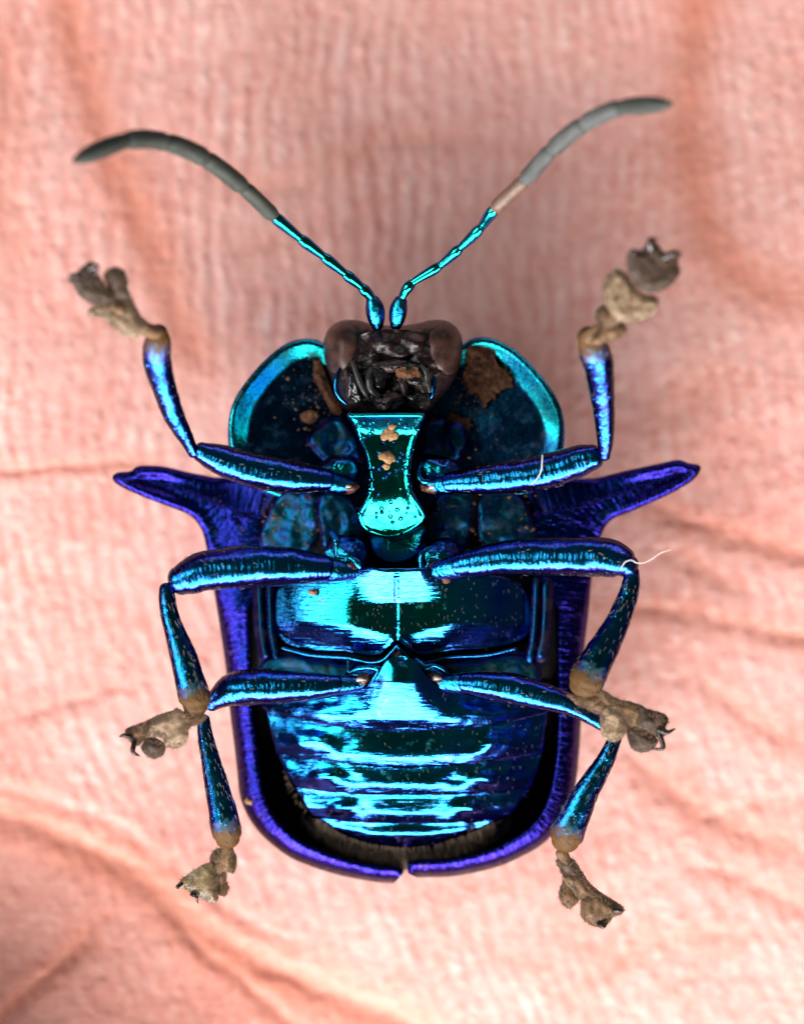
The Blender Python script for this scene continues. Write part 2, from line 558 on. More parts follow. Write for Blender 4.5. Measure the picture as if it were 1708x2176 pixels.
def blob(name, c, rad, mat, parent, amp=0.0, freq=0.03, seed=0, rot=0.0, nu=40, nv=26, sq=2.0):
    cw = W(c[0], c[1], c[2]) / K
    verts, uvs = [], []
    cr, sr = math.cos(rot), math.sin(rot)
    for i in range(nv + 1):
        th = math.pi * i / nv
        for j in range(nu):
            ph = 2 * math.pi * j / nu
            d = np.array([math.sin(th) * math.cos(ph), math.sin(th) * math.sin(ph), math.cos(th)])
            if sq != 2.0:
                d = np.sign(d) * np.abs(d) ** (2 / sq)
            x = d * np.array(rad)
            if amp:
                q = Vector(x * freq) + Vector((seed * 5.1, seed, 0))
                x = x * (1 + amp * noise.noise(q) + 0.5 * amp * noise.noise(q * 2.3) + 0.25 * amp * noise.noise(q * 5))
            x = np.array([x[0] * cr - x[1] * sr, x[0] * sr + x[1] * cr, x[2]])
            verts.append(cw + x)
            uvs.append((cw[0] + x[0] + seed * 31, cw[1] + x[1] + 0.6 * x[2]))
    faces = []
    for i in range(nv):
        for j in range(nu):
            a, b = i * nu + j, i * nu + (j + 1) % nu
            faces.append((a, a + nu, b + nu, b))
    return link(name, np.array(verts) * K, faces, mat, parent, uvs)


def hairs(name, lst, mat, parent, nseg=4):
    """lst: (p0, p1, r, bend) in points; one joined object of fine hairs"""
    V, F, U = [], [], []
    for p0, p1, r, bend in lst:
        a = W(*p0) / K
        b = W(*p1) / K
        d = b - a
        L = np.linalg.norm(d) + 1e-6
        t = d / L
        s1 = np.cross(t, (0, 0, 1.0))
        q = np.linalg.norm(s1)
        s1 = s1 / q if q > 1e-3 else np.array([1.0, 0, 0])
        s2 = np.cross(s1, t)
        base = len(V)
        for i in range(nseg):
            f = i / (nseg - 1)
            c = a + d * f + (s1 * bend + s2 * abs(bend) * 0.4) * L * f * f
            rr = r * (1 - 0.82 * f)
            for j in range(3):
                an = j * 2.0944
                V.append(c + (s1 * math.cos(an) + s2 * math.sin(an)) * rr)
                U.append((c[0] + j, c[1]))
        for i in range(nseg - 1):
            for j in range(3):
                x, y = base + i * 3 + j, base + i * 3 + (j + 1) % 3
                F.append((x, y, y + 3, x + 3))
    return link(name, np.array(V) * K, F, mat, parent, U)


# ================================================================== THE PALM
def build_palm():
    def axis(lo, hi, step, far):
        a = list(np.arange(lo, hi + 0.1, step))
        s, x = step, hi
        while x < hi + far:
            s *= 1.22
            x += s
            a.append(x)
        s, x = step, lo
        while x > lo - far:
            s *= 1.22
            x -= s
            a.insert(0, x)
        return np.array(a)

    au, av = axis(-70, 1778, 4.2, 1500), axis(-80, 2256, 4.2, 1700)
    U, V = np.meshgrid(au, av)

    def lowf(seed, sc_, octv=3):
        g = np.random.default_rng(seed)
        out = np.zeros_like(U)
        amp = 1.0
        for o in range(octv):
            f = sc_ * 2 ** o
            for _ in range(5):
                a = g.uniform(0, 2 * math.pi)
                out += amp * np.sin((U * math.cos(a) + V * math.sin(a)) * f * 2 * math.pi * g.uniform(0.6, 1.4) + g.uniform(0, 6.28))
            amp *= 0.5
        return out / 5.0

    rr = ((U - 855) / 1000) ** 2 + ((V - 1400) / 1250) ** 2
    z = -14 - 105 * np.abs((V - 1430) / 1430) ** 2.0 / (1 + 0.12 * ((V - 1430) / 1430) ** 4) + 30 * ((U - 855) / 1000) ** 2 + 9 * lowf(3, 1 / 900)
    crease = np.zeros_like(U)

    def valley(pts, w, depth, red, asym=0.0):
        nonlocal z, crease
        ln = spline(pts, 30)
        wob = 1 + 0.35 * lowf(int(w * 13 + depth), 1 / 160)
        d, s = seg_dist(U + 5 * lowf(int(w * 7), 1 / 120), V + 5 * lowf(int(w * 5), 1 / 110), ln)
        # fade towards the ends
        e0 = np.hypot(U - ln[0][0], V - ln[0][1])
        e1 = np.hypot(U - ln[-1][0], V - ln[-1][1])
        f = sstep(0, 170, e0) * sstep(0, 170, e1)
        g = np.exp(-(d / (w * wob)) ** 2) * f
        lip = np.exp(-((d - 2.1 * w) / (1.2 * w)) ** 2) * f
        depth = depth * 0.27 * (0.55 if pts[0][0] > 900 else 1.0)
        if pts[0][0] < -300:
            depth = depth * 0.6
        red = red * 0.85
        w = w * 1.65
        z = z - depth * g + 0.1 * depth * lip + 0.35 * (asym if asym < -20 else 0.0) * s * (1 - np.exp(-d / w)) * np.exp(-(d / (6 * w)) ** 2) * f
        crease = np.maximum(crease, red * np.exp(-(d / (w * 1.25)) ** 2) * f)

    # the big fold at the ball of the thumb, and its companions
    valley([(-400, 1640), (-60, 1715), (60, 1742), (150, 1780), (290, 1850), (370, 1915), (450, 1985), (600, 2062), (760, 2128), (900, 2190), (1250, 2420)],
           30, 62, 0.95, -26)
    valley([(-200, 1640), (60, 1690), (220, 1745), (380, 1850), (520, 1955), (700, 2030)], 17, 18, 0.3)
    valley([(180, 1850), (215, 1930), (150, 2030), (30, 2140), (-60, 2260)], 16, 24, 0.55)
    valley([(300, 1880), (420, 2010), (520, 2090), (640, 2200), (720, 2300)], 15, 18, 0.45)
    # upper left
    valley([(120, -200), (150, 40), (185, 170), (225, 300), (300, 470), (345, 590), (385, 690), (470, 860)], 26, 9, 0.95)
    valley([(-20, -60), (20, 200), (10, 420), (60, 640)], 24, 8, 0.6)
    # upper right
    valley([(1490, -200), (1478, 60), (1468, 200), (1470, 330), (1500, 470), (1550, 560), (1640, 620), (1800, 660)], 30, 14, 1.0)
    valley([(1700, 700), (1580, 640), (1500, 560)], 13, 14, 0.4)
    valley([(1560, 700), (1500, 800), (1440, 900), (1420, 980)], 30, 14, 0.55)
    # soft cross folds by the feelers
    valley([(380, 330), (520, 390), (640, 400), (720, 350), (840, 300), (980, 300), (1120, 250)], 20, 13, 0.4)
    valley([(420, 560), (560, 520), (720, 470), (900, 440)], 16, 8, 0.25)
    valley([(1000, 640), (1120, 600), (1260, 470), (1400, 430)], 22, 9, 0.3)
    # left middle
    valley([(-200, 1010), (0, 1000), (110, 993), (230, 985), (420, 985)], 10, 12, 0.6)
    valley([(-60, 1560), (120, 1500), (300, 1450), (400, 1480)], 14, 10, 0.3)
    # right middle
    valley([(1290, 1035), (1400, 1085), (1500, 1120), (1600, 1152), (1720, 1180), (1900, 1200)], 19, 30, 0.75, 6)
    valley([(1330, 1120), (1420, 1175), (1500, 1215), (1580, 1275), (1640, 1330)], 19, 20, 0.6)
    valley([(1230, 1290), (1350, 1290), (1460, 1305), (1580, 1330), (1720, 1360), (1900, 1380)], 17, 26, 0.7, 6)
    valley([(1380, 1430), (1480, 1440), (1560, 1500), (1640, 1560), (1800, 1580)], 20, 20, 0.45)
    valley([(1260, 1540), (1340, 1610), (1440, 1690), (1540, 1750), (1640, 1790), (1800, 1840)], 24, 32, 0.6, 8)
    valley([(1300, 1820), (1420, 1780), (1520, 1730), (1640, 1700), (1800, 1690)], 14, 10, 0.25)
    valley([(1400, 1840), (1530, 1850), (1640, 1900), (1800, 1990)], 18, 20, 0.5, 5)
    valley([(1180, 2120), (1340, 2030), (1500, 1990), (1720, 1980)], 16, 12, 0.35)
    valley([(960, 1930), (1040, 2010), (1150, 2060), (1330, 2240)], 18, 10, 0.3)

    # friction ridges
    g1 = np.where(V < 900, 0.0, np.where(V < 1600, 0.40 * (V - 900) ** 2 / 1400.0, 140 + 0.40 * (V - 1600)))
    left = 1 - 0.25 * sstep(1000, 1500, U)
    S = U - g1 * left + 26 * lowf(21, 1 / 700) + 9 * lowf(22, 1 / 190, 3)
    S2 = S - 0.12 * (V - 1000) * sstep(1250, 1600, U)
    per = 43.0
    ph = S2 * 2 * math.pi / per
    rid = (0.5 + 0.5 * np.cos(ph)) ** 0.8
    brk = 0.55 + 0.45 * np.sin((V + 14 * np.sin(ph * 0.5) + 12 * lowf(31, 1 / 200)) * 2 * math.pi / 34.0 + 2.1 * np.floor(ph / (2 * math.pi) + 0.5))
    amp = np.clip(0.62 + 0.5 * lowf(41, 1 / 420), 0.12, 1.2) * (1 - 0.55 * np.clip(crease, 0, 1))
    dots = sstep(0.4, 1.0, 0.25 * sstep(900, 1500, U) + 0.6 * sstep(1400, 1900, V) + 0.45)
    rid2 = rid * (1 - dots * 0.55 * (1 - brk))
    below, sd = seg_dist(U, V, spline([(-400, 1640), (-60, 1715), (150, 1780), (290, 1850), (450, 1985), (760, 2128), (1250, 2420)], 40))
    thumb = np.where(sd > 0, sstep(0, 60, below), 0.0)
    rid2 = rid2 * (1 - 0.75 * thumb)
    z = z + 2.1 * rid2 * amp
    # fine irregular cross wrinkles
    z = z + 1.0 * lowf(51, 1 / 70, 3) + 0.5 * lowf(52, 1 / 38, 2)
    # the ball of the thumb swells up unseen past the lower left corner, sloped to darken it; the sides of the hand fall away
    mound = np.exp(-(((U + 350) / 600) ** 2 + ((V - 2800) / 600) ** 2))
    z = z + 640 * mound
    ex = np.maximum(0, np.maximum(U - 2350, -650 - U))
    ey = np.maximum(0, np.maximum(V - 3050, -850 - V))
    z = z - 0.0011 * (ex ** 2 + ey ** 2)

    ny, nx = U.shape
    top = W(U.ravel(), V.ravel(), z.ravel())
    ids = np.arange(nx * ny).reshape(ny, nx)
    a, b, c, d = ids[:-1, :-1].ravel(), ids[1:, :-1].ravel(), ids[1:, 1:].ravel(), ids[:-1, 1:].ravel()
    faces = np.stack([a, b, c, d], 1).tolist()
    # underside
    ring = list(ids[0, :]) + list(ids[1:, -1]) + list(ids[-1, -2::-1]) + list(ids[-2:0:-1, 0])
    n0 = nx * ny
    low = top[ring].copy()
    low[:, :2] *= 0.93
    low[:, 2] = -1700 * K
    verts = np.concatenate([top, low])
    m = len(ring)
    for i in range(m):
        j = (i + 1) % m
        faces.append((ring[i], ring[j], n0 + j, n0 + i))
    faces.append(tuple(n0 + i for i in range(m)))
    uvs = np.concatenate([np.stack([U.ravel(), V.ravel()], 1), np.stack([U.ravel(), V.ravel()], 1)[ring]])
    cr = np.concatenate([np.clip(crease + 0.35 * thumb, 0, 1).ravel(), np.zeros(m)])  # thumb side deepened too: skin flush plus shade put into the colour
    rg = np.concatenate([(rid2 * np.clip(amp, 0, 1)).ravel(), np.zeros(m)])
    o = link('human_palm', verts, faces, M['skin'], None, uvs, attrs={'crease': cr, 'ridge': rg})
    tag(o, "open pink palm of a person's hand with creases and fine skin ridges under the beetle", 'hand')
    return o


build_palm()

# ================================================================== THE BEETLE
beetle = empty('beetle', W(855, 1380, 0))
tag(beetle, "metallic blue and teal beetle lying on its back on the palm, legs spread", 'beetle')


def mirror(pts, ax):
    return [(2 * ax - p[0], *p[1:]) for p in pts]


# ---------------------------------------------------------------- elytra
left_outer = [(455, 1014), (400, 1003), (345, 991), (296, 990), (278, 1001), (250, 1004), (239, 1015), (252, 1031), (300, 1054), (360, 1077),
              (403, 1095), (427, 1123), (438, 1160), (447, 1210), (459, 1280), (470, 1350), (480, 1420), (487, 1500), (496, 1570),
              (503, 1630), (513, 1703), (548, 1765), (608, 1817), (666, 1843), (729, 1862), (800, 1875), (836, 1877)]
right_outer = [(1265, 1016), (1330, 1000), (1400, 985), (1440, 977), (1463, 984), (1484, 988), (1488, 998), (1470, 1022), (1420, 1051), (1345, 1085),
               (1298, 1106), (1277, 1138), (1266, 1180), (1256, 1235), (1250, 1300), (1241, 1380), (1236, 1470), (1233, 1555), (1229, 1610),
               (1224, 1660), (1215, 1705), (1195, 1748), (1156, 1791), (1112, 1818), (1054, 1843), (965, 1862), (886, 1865)]


def make_elytron(outer, sgn):
    oo = spline(outer, 6)
    end = [(846, 1868), (860, 1838), (858, 1700), (858, 1020)] if sgn < 0 else [(871, 1858), (864, 1838), (861, 1700), (861, 1020)]
    ol = np.concatenate([oo, np.array(spline(end, 12))])
    edge = oo

    def zf(u, v, d):
        band = np.interp(v, [1180, 1290, 1400, 1500, 1600, 1700, 1800, 1850, 1875], [155, 68, 54, 47, 46, 50, 40, 32, 22])
        horn = sstep(470 + 40, 300, u) if sgn < 0 else sstep(1225, 1420, u)
        zz = 228 + 30 * np.sin(np.clip(d / band, 0, 1) * math.pi * 0.62) - 9 * np.exp(-(d / 5.0) ** 2)
        zz = zz + 7 * np.exp(-((d - band * 0.93) / 5) ** 2)
        # underside of the shoulder horn is hollow
        zz = zz - horn * 26 * sstep(8, 34, d) * (v < 1160) + horn * 30
        deep = 92 + 0 * d
        return zz + (deep - zz) * sstep(band, band + 16, d)

    def zb(u, v, d):
        q = np.clip(d / 330.0, 0, 1)
        dome = 232 * (1 - np.sqrt(1 - (1 - q) ** 2 * 0.999))
        dome = 222 * (1 - q) ** 2.2
        return dome + 0.5

    o = plate('elytron', ol, zf, M['elytron'], beetle, zb=zb, h=7.5, closed_spline=False, edge=edge)
    return o


el_l = make_elytron(left_outer, -1)
el_r = make_elytron(right_outer, 1)
tag(el_l, 'violet-blue wing case whose rim carries a small tan crumb')
# dark lining inside each wing case
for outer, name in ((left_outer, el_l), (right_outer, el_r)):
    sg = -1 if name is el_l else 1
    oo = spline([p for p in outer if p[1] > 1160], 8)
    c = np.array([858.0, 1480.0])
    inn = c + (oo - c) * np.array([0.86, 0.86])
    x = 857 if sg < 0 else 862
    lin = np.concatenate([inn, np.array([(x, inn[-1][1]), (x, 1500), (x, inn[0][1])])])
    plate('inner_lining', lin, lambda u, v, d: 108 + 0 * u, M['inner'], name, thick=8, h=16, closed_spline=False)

# ---------------------------------------------------------------- pronotum
pro_out = [(700, 735), (672, 722), (636, 721), (600, 735), (556, 772), (520, 815), (497, 852), (486, 895), (486, 945), (500, 990), (530, 1030),
           (600, 1062), (720, 1078), (840, 1084), (960, 1078), (1080, 1062), (1150, 1035), (1185, 995), (1198, 945), (1197, 890), (1180, 842), (1142, 790), (1092, 742),
           (1040, 718), (1002, 720), (975, 735), (900, 748), (838, 752), (770, 748)]


def pro_z(u, v, d):
    cen = np.exp(-(((u - 840) / 200) ** 2 + ((v - 920) / 200) ** 2))
    rise = 27 * np.clip(1 - d / 44.0, 0, 1) ** 1.12 * (0.2 + 0.8 * sstep(985, 850, v))
    lip = -16 * np.exp(-(d / 4.5) ** 2)
    side = np.abs(u - 840) / 350.0
    z = 262 + 34 * side ** 2 + rise + lip - 10 * cen + 5 * np.sin(u * 0.021 + 1.2) * np.sin(v * 0.026)
    return z


pronotum = plate('pronotum', pro_out, pro_z, M['pronotum'], beetle, zb=lambda u, v, d: 70 + 200 * np.exp(-d / 60.0), h=6.0)

# dirt crust on the right lobe, scraps on the left
def crust(name, outl, z0, hgt, par, mat='crust', seed=1):
    def zf(u, v, d):
        nz = np.array([noise.noise(Vector((a * 0.05, b * 0.05, seed))) + 0.6 * noise.noise(Vector((a * 0.14, b * 0.14, seed))) for a, b in zip(u, v)])
        return z0(u, v) + hgt * sstep(0, 14, d) * (0.8 + 0.7 * nz)
    o2 = spline(outl, 3.0, True)
    cen = o2.mean(0)
    jit = np.array([1 + 0.22 * noise.noise(Vector((p[0] * 0.09, p[1] * 0.09, seed))) + 0.12 * noise.noise(Vector((p[0] * 0.3, p[1] * 0.3, seed))) for p in o2])
    o2 = cen + (o2 - cen) * jit[:, None]
    return plate(name, o2, zf, M[mat], par, thick=10, h=3.5, closed_spline=False)


pz = lambda u, v: 288 + 0 * u
crust('dirt_crust', [(992, 738), (1025, 736), (1048, 748), (1052, 768), (1072, 786), (1086, 800), (1082, 822), (1062, 830), (1045, 850), (1028, 862), (1014, 842),
                     (1000, 838), (985, 812), (990, 780)], lambda u, v: 284 + 0 * u, 8, pronotum, seed=1)
crust('dirt_crust', [(662, 772), (676, 764), (690, 790), (704, 830), (724, 866), (716, 886), (700, 868), (684, 838), (668, 806)], lambda u, v: 280 + 0 * u, 8, pronotum, seed=4)
crust('dirt_crust', [(958, 880), (985, 884), (1000, 904), (980, 930), (950, 934), (938, 912)], lambda u, v: 280 + 0 * u, 8, pronotum, seed=6)
crust('dirt_crust', [(640, 880), (662, 872), (676, 884), (664, 900), (646, 898)], lambda u, v: 276 + 0 * u, 5, pronotum, seed=9)

def rugged(u, v, seed, a1=7, a2=4):
    return np.array([a1 * noise.noise(Vector((p * 0.022, q * 0.022, seed))) + a2 * noise.noise(Vector((p * 0.06, q * 0.06, seed + 9))) for p, q in zip(u, v)])


# folded side plates of the prothorax, either side of the prosternum
def propleuron(pts, seed):
    return plate('prothorax_side_plate', pts, lambda u, v, d: 300 + 13 * sstep(0, 12, d) + rugged(u, v, seed, 16, 6),
                 M['pleuron'], beetle, thick=80, h=6)


propleuron([(668, 905), (690, 890), (730, 890), (752, 925), (770, 965), (772, 985), (735, 980), (700, 985), (668, 960), (650, 930)], 0.3)
propleuron([(905, 890), (950, 893), (985, 905), (1000, 935), (985, 962), (950, 985), (905, 985), (888, 970), (892, 930)], 2.1)

# ---------------------------------------------------------------- mesothorax (below the pronotum)
def body_floor(u, v):
    return 300 - 70 * np.clip(np.abs(u - 850) / 330, 0, 1.3) ** 2


plate('mesothorax_floor', [(560, 1050), (650, 1040), (760, 1055), (850, 1075), (940, 1055), (1040, 1040), (1130, 1050), (1185, 1110), (1190, 1230), (1180, 1420), (1120, 1440),
                           (850, 1440), (590, 1440), (530, 1420), (535, 1230), (530, 1110)],
      lambda u, v, d: body_floor(u, v) + 6 * sstep(0, 20, d), M['inner'], beetle, thick=150, h=12)
meso_l = [(556, 1104), (584, 1056), (630, 1040), (668, 1050), (677, 1106), (668, 1156), (640, 1174), (582, 1174), (552, 1154)]
meso_r = mirror(meso_l, 846)
for q in (meso_l, meso_r):
    plate('mesothorax_side_plate', q, lambda u, v, d: body_floor(u, v) + 22 + 9 * sstep(0, 9, d) + rugged(u, v, u[0] * 0.01, 12, 4),
          M['pleuron'], beetle, thick=60, h=6)
mm_l = [(674, 1052), (712, 1042), (748, 1058), (770, 1094), (776, 1130), (766, 1156), (720, 1160), (690, 1168), (680, 1140)]
for q in (mm_l, mirror(mm_l, 838)):
    plate('mesothorax_fold', q, lambda u, v, d: 316 + 9 * sstep(0, 9, d) + rugged(u, v, u[0] * 0.01, 14, 6), M['pleuron'], beetle, thick=70, h=6)

mesosternum = plate('mesosternum', [(772, 1118), (800, 1112), (880, 1112), (902, 1120), (902, 1150), (893, 1178), (872, 1196), (842, 1204), (810, 1198), (788, 1180), (778, 1150)],
                    lambda u, v, d: 352 + 16 * np.exp(-(d / 5.0) ** 2) * sstep(1120, 1150, v) + 14 * sstep(1130, 1205, v) - 8 * sstep(0, 30, d),
                    M['coxa'], beetle, thick=110, h=4.5)

# ---------------------------------------------------------------- prosternum
prost = [(738, 880), (748, 904), (762, 932), (775, 962), (782, 995), (785, 1028), (779, 1053), (766, 1078), (758, 1098), (762, 1115), (776, 1130), (800, 1140),
         (826, 1144), (856, 1139), (885, 1124), (904, 1107), (904, 1090), (891, 1066), (879, 1045), (873, 1018), (875, 982), (882, 946), (892, 914), (902, 880),
         (870, 876), (820, 876), (770, 877)]


def prost_z(u, v, d):
    z = 432 + 38 * (1 - sstep(872, 930, v)) - 50 * sstep(1040, 1150, v) ** 1.2
    z = z - 7 * np.exp(-(((u - 836) / 20) ** 2 + ((v - 1085) / 34) ** 2)) - 5 * np.exp(-(((u - 828) / 24) ** 2 + ((v - 985) / 60) ** 2))
    z = z + 4.5 * np.exp(-((d - 6) / 4.0) ** 2) - 9 * np.exp(-(d / 3.0) ** 2)
    return z


prosternum = plate('prosternum', prost, prost_z, M['prosternum'], beetle, thick=130, h=4.0, step=4.0)


def crumb(c, r, par, seed, mat='crumb', fl=0.5):
    return blob('dirt_crumb', c, (r, r * 0.8, r * fl), M[mat], par, 0.5, 1.0 / r, seed, seed * 1.3, 14, 9)


crumb((832, 905, 446), 9, prosternum, 3)
crumb((822, 922, 436), 17, prosternum, 1, fl=0.4)
crumb((836, 926, 434), 12, prosternum, 8, fl=0.4)
crumb((824, 971, 430), 17, prosternum, 2, fl=0.45)
crumb((822, 992, 429), 8, prosternum, 5)
crumb((528, 1702, 246), 10, el_l, 4)

# ---------------------------------------------------------------- metasternum
meta = [(770, 1206), (842, 1208), (914, 1206), (1000, 1215), (1075, 1226), (1118, 1250), (1134, 1300), (1128, 1345), (1096, 1368), (1030, 1382), (950, 1386), (905, 1396), (880, 1392),
        (860, 1378), (844, 1364), (828, 1378), (808, 1394), (780, 1396), (735, 1388), (660, 1384), (606, 1370), (584, 1345), (577, 1300), (584, 1252), (620, 1228), (690, 1214)]


def meta_z(u, v, d):
    x = (u - 846) / 250.0
    lat = 88 * np.clip((np.abs(u - 846) - 95 - 55 * sstep(1225, 1330, v) * 0) / 170.0, 0, 1.4) ** 1.35
    pl = 1 - sstep(1222, 1282, v) * 1.0
    fr = 40 * np.clip((1281 - v) / 60.0, 0, 1.2) * sstep(1.0, 0.25, np.abs(x) * 2.0)
    back = 44 * np.clip((v - (1322 + 26 * np.exp(-(x / 0.30) ** 2))) / 60.0, 0, 1.2) ** 1.25
    gr = -5 * np.exp(-((u - 842) / 3.2) ** 2) * sstep(1215, 1235, v)
    rim = 7 * np.exp(-((d - 4) / 3.5) ** 2) * sstep(1330, 1365, v)
    cross = 2.2 * np.exp(-((u - 843) / 9) ** 2) * np.sin((v - 1300) * 0.46) * sstep(1300, 1325, v)
    return 398 + fr - lat - back + gr + rim + cross - 8 * np.exp(-(d / 3.0) ** 2)


metasternum = plate('metasternum', meta, meta_z, M['sternum'], beetle, thick=110, h=4.5, step=4.5)
crumb((665, 1258, 372), 9, metasternum, 7, fl=0.6)
crumb((946, 1231, 404), 11, metasternum, 9, 'crust', fl=0.8)
tube('hind_margin', [(600, 1377, 318, 3), (660, 1392, 330, 3.4), (735, 1398, 352, 3.6), (785, 1408, 372, 4), (812, 1404, 384, 4), (830, 1388, 390, 4), (844, 1372, 394, 4)],
     M['sternum'], metasternum, nseg=10)
tube('hind_margin', [(844, 1372, 394, 4), (860, 1390, 390, 4), (878, 1404, 384, 4), (905, 1408, 372, 4), (955, 1396, 352, 3.6), (1030, 1392, 330, 3.4), (1096, 1378, 318, 3)],
     M['sternum'], metasternum, nseg=10)
blob('joint_membrane', (847, 1390, 372), (13, 15, 14), M['joint'], metasternum, 0.2, 0.1, 3)

# side strips of the metathorax
for sg in (-1, 1):
    for k, (x0, x1, zz) in enumerate(((538, 566, 300), (566, 580, 312))):
        pts = [(x0, 1236), (x1, 1232), (x1 + 3, 1290), (x1 + 6, 1350), (x1 + 14, 1398), (x0 + 16, 1404), (x0 + 4, 1350), (x0, 1290)]
        if sg > 0:
            pts = mirror(pts, 856)
        plate('metathorax_side_strip', pts, lambda u, v, d, q=zz: q + 16 * sstep(0, 12, d) - 3 * np.exp(-((d - 9) / 3) ** 2), M['pleuron'], beetle, thick=60, h=5)

# hind-coxa plates: broad dull plates behind the metasternum
hc = [(560, 1398), (610, 1384), (680, 1398), (745, 1402), (800, 1412), (812, 1430), (790, 1462), (740, 1478), (640, 1490), (570, 1480), (548, 1440)]
for q in (hc, mirror(hc, 849)):
    plate('hind_coxal_plate', q, lambda u, v, d: 338 + 14 * sstep(0, 14, d) + rugged(u, v, u[0] * 0.01, 8, 3) - 36 * np.clip(np.abs(u - 849) / 280, 0, 1) ** 2, M['pleuron'], beetle, thick=80, h=6)

# ---------------------------------------------------------------- abdomen
lines = [
    [(556, 1500), (640, 1492), (722, 1478), (768, 1466), (800, 1440), (816, 1412), (832, 1398), (852, 1394), (872, 1398), (888, 1412), (908, 1440), (944, 1466), (1000, 1478), (1085, 1492), (1166, 1496)],
    [(566, 1512), (640, 1531), (708, 1545), (785, 1554), (860, 1557), (930, 1554), (991, 1549), (1075, 1538), (1163, 1518)],
    [(586, 1603), (640, 1612), (706, 1621), (785, 1631), (860, 1634), (930, 1631), (991, 1626), (1075, 1617), (1152, 1603)],
    [(624, 1676), (680, 1684), (728, 1689), (795, 1692), (860, 1693), (930, 1692), (1000, 1690), (1065, 1686), (1126, 1678)],
    [(662, 1739), (710, 1746), (760, 1750), (810, 1753), (860, 1754), (920, 1753), (975, 1751), (1035, 1746), (1090, 1736)],
    [(722, 1770), (750, 1782), (790, 1793), (830, 1799), (860, 1801), (890, 1799), (930, 1792), (968, 1780), (1010, 1766)],
]


def abd(u, v):
    x = np.abs(u - 860) / 300.0
    return 392 + 58 * np.clip((1548 - v) / 100.0, 0, 1) * np.exp(-((u - 852) / 105) ** 2) - 112 * x ** 2.0 - 120 * np.clip((v - 1480) / 330.0, 0, 1.1) ** 2.1


for i in range(5):
    a, b = spline(lines[i], 7), spline(lines[i + 1], 7)
    n = 60
    ia = np.array([a[int(round(t))] for t in np.linspace(0, len(a) - 1, n)])
    ib = np.array([b[int(round(t))] for t in np.linspace(0, len(b) - 1, n)])
    ov = np.array([0, 9.0]) if i else np.array([0, 0.0])
    outl = np.concatenate([ia - ov, ib[::-1]])

    def zf(u, v, d, ia=ia, ib=ib, i=i):
        va = np.interp(u, ia[:, 0], ia[:, 1])
        vb = np.interp(u, ib[:, 0], ib[:, 1])
        t = np.clip((v - va) / np.maximum(vb - va, 8), 0, 1)
        dv = vb - v
        hgt = abd(u, v) - 4.0 * i
        hgt = hgt + 7 * sstep(0, 0.6, t) - 11 * np.clip(1 - dv / 26.0, 0, 1) ** 1.25 - 3 * np.exp(-(dv / 2.0) ** 2)
        ex = np.abs(u - 860)
        if i in (1, 2, 3):   # shallow dimples along both sides
            for cu_, cv_, a_, w_ in ((215 - 28 * i, 0.42, 9, 26), (150 - 20 * i, 0.5, -5, 24), (262 - 38 * i, 0.55, 6, 18)):
                hgt = hgt + a_ * np.exp(-((ex - cu_) / w_) ** 2 - ((t - cv_) / 0.22) ** 2)
        if i == 0:
            hgt = hgt - 8 * np.exp(-((u - 852) / 14) ** 2 - ((v - 1400) / 10) ** 2)
        if i == 4:
            hgt = hgt + 8 * np.exp(-((u - 860) / 46) ** 2 - ((v - 1768) / 14) ** 2)
        nz = np.array([noise.noise(Vector((p * 0.035, q * 0.05, i * 3.3))) for p, q in zip(u, v)])
        return hgt + 2.2 * nz * np.clip(ex / 120.0, 0.15, 1)

    plate('abdominal_sternite', outl, zf, M['abdomen'], beetle, thick=90, h=4.5, closed_spline=False)

# last visible end and its fringe of brown hair
pyg = plate('pygidium', [(640, 1735), (700, 1768), (760, 1792), (860, 1806), (960, 1790), (1020, 1764), (1085, 1738), (1070, 1775), (1000, 1818), (930, 1842), (860, 1850), (790, 1842), (720, 1815), (660, 1775)],
            lambda u, v, d: 196 + 26 * sstep(0, 26, d) - 46 * sstep(1780, 1850, v), M['pygidium'], beetle, thick=60, h=6)
lst = []
fr = spline([(606, 1640), (640, 1700), (690, 1752), (760, 1790), (860, 1804), (960, 1790), (1030, 1752), (1090, 1700), (1125, 1650)], 2.0)
for p in fr:
    for _ in range(4):
        u, v = p[0] + rnd.uniform(-3, 3), p[1] + rnd.uniform(-8, 16)
        ox, oy = (u - 860) / 300, (v - 1500) / 300
        L = rnd.uniform(14, 34) * (0.35 + 0.65 * (p[1] > 1740))
        if p[1] < 1735 and rnd.random() < 0.7:
            continue
        z0 = abd(u, v) - 40
        lst.append(((u, v, z0), (u + ox * L * 0.5 + rnd.uniform(-4, 4), v + oy * L, z0 - rnd.uniform(-4, 14)), rnd.uniform(0.7, 1.2), rnd.uniform(-0.2, 0.2)))
tag(hairs('hair_fringe', lst, M['hair'], beetle), kind='stuff')

lst = []
for _ in range(420):
    if rnd.random() < 0.45:
        u, v = rnd.uniform(600, 1110), rnd.uniform(1225, 1370)
        z = float(meta_z(np.array([u]), np.array([v]), np.array([40.0]))[0]) + 1
    else:
        v = rnd.uniform(1450, 1770)
        hw = np.interp(v, [1450, 1520, 1600, 1680, 1740, 1790], [260, 285, 270, 225, 180, 90])
        u = rnd.uniform(860 - hw, 860 + hw)
        z = float(abd(np.array(u), np.array(v))) + 2
    L = rnd.uniform(4, 9)
    lst.append(((u, v, z), (u + rnd.uniform(-3, 3), v + L, z + rnd.uniform(0.5, 3)), 0.55, rnd.uniform(-0.3, 0.3)))
tag(hairs('body_bristles', lst, M['seta'], beetle, 3), kind='stuff')

# ---------------------------------------------------------------- head
def head_z(u, v, d):
    q = np.clip(d / 62.0, 0, 1)
    return 322 + 78 * np.sqrt(np.clip(1 - (1 - q) ** 2, 0, 1))


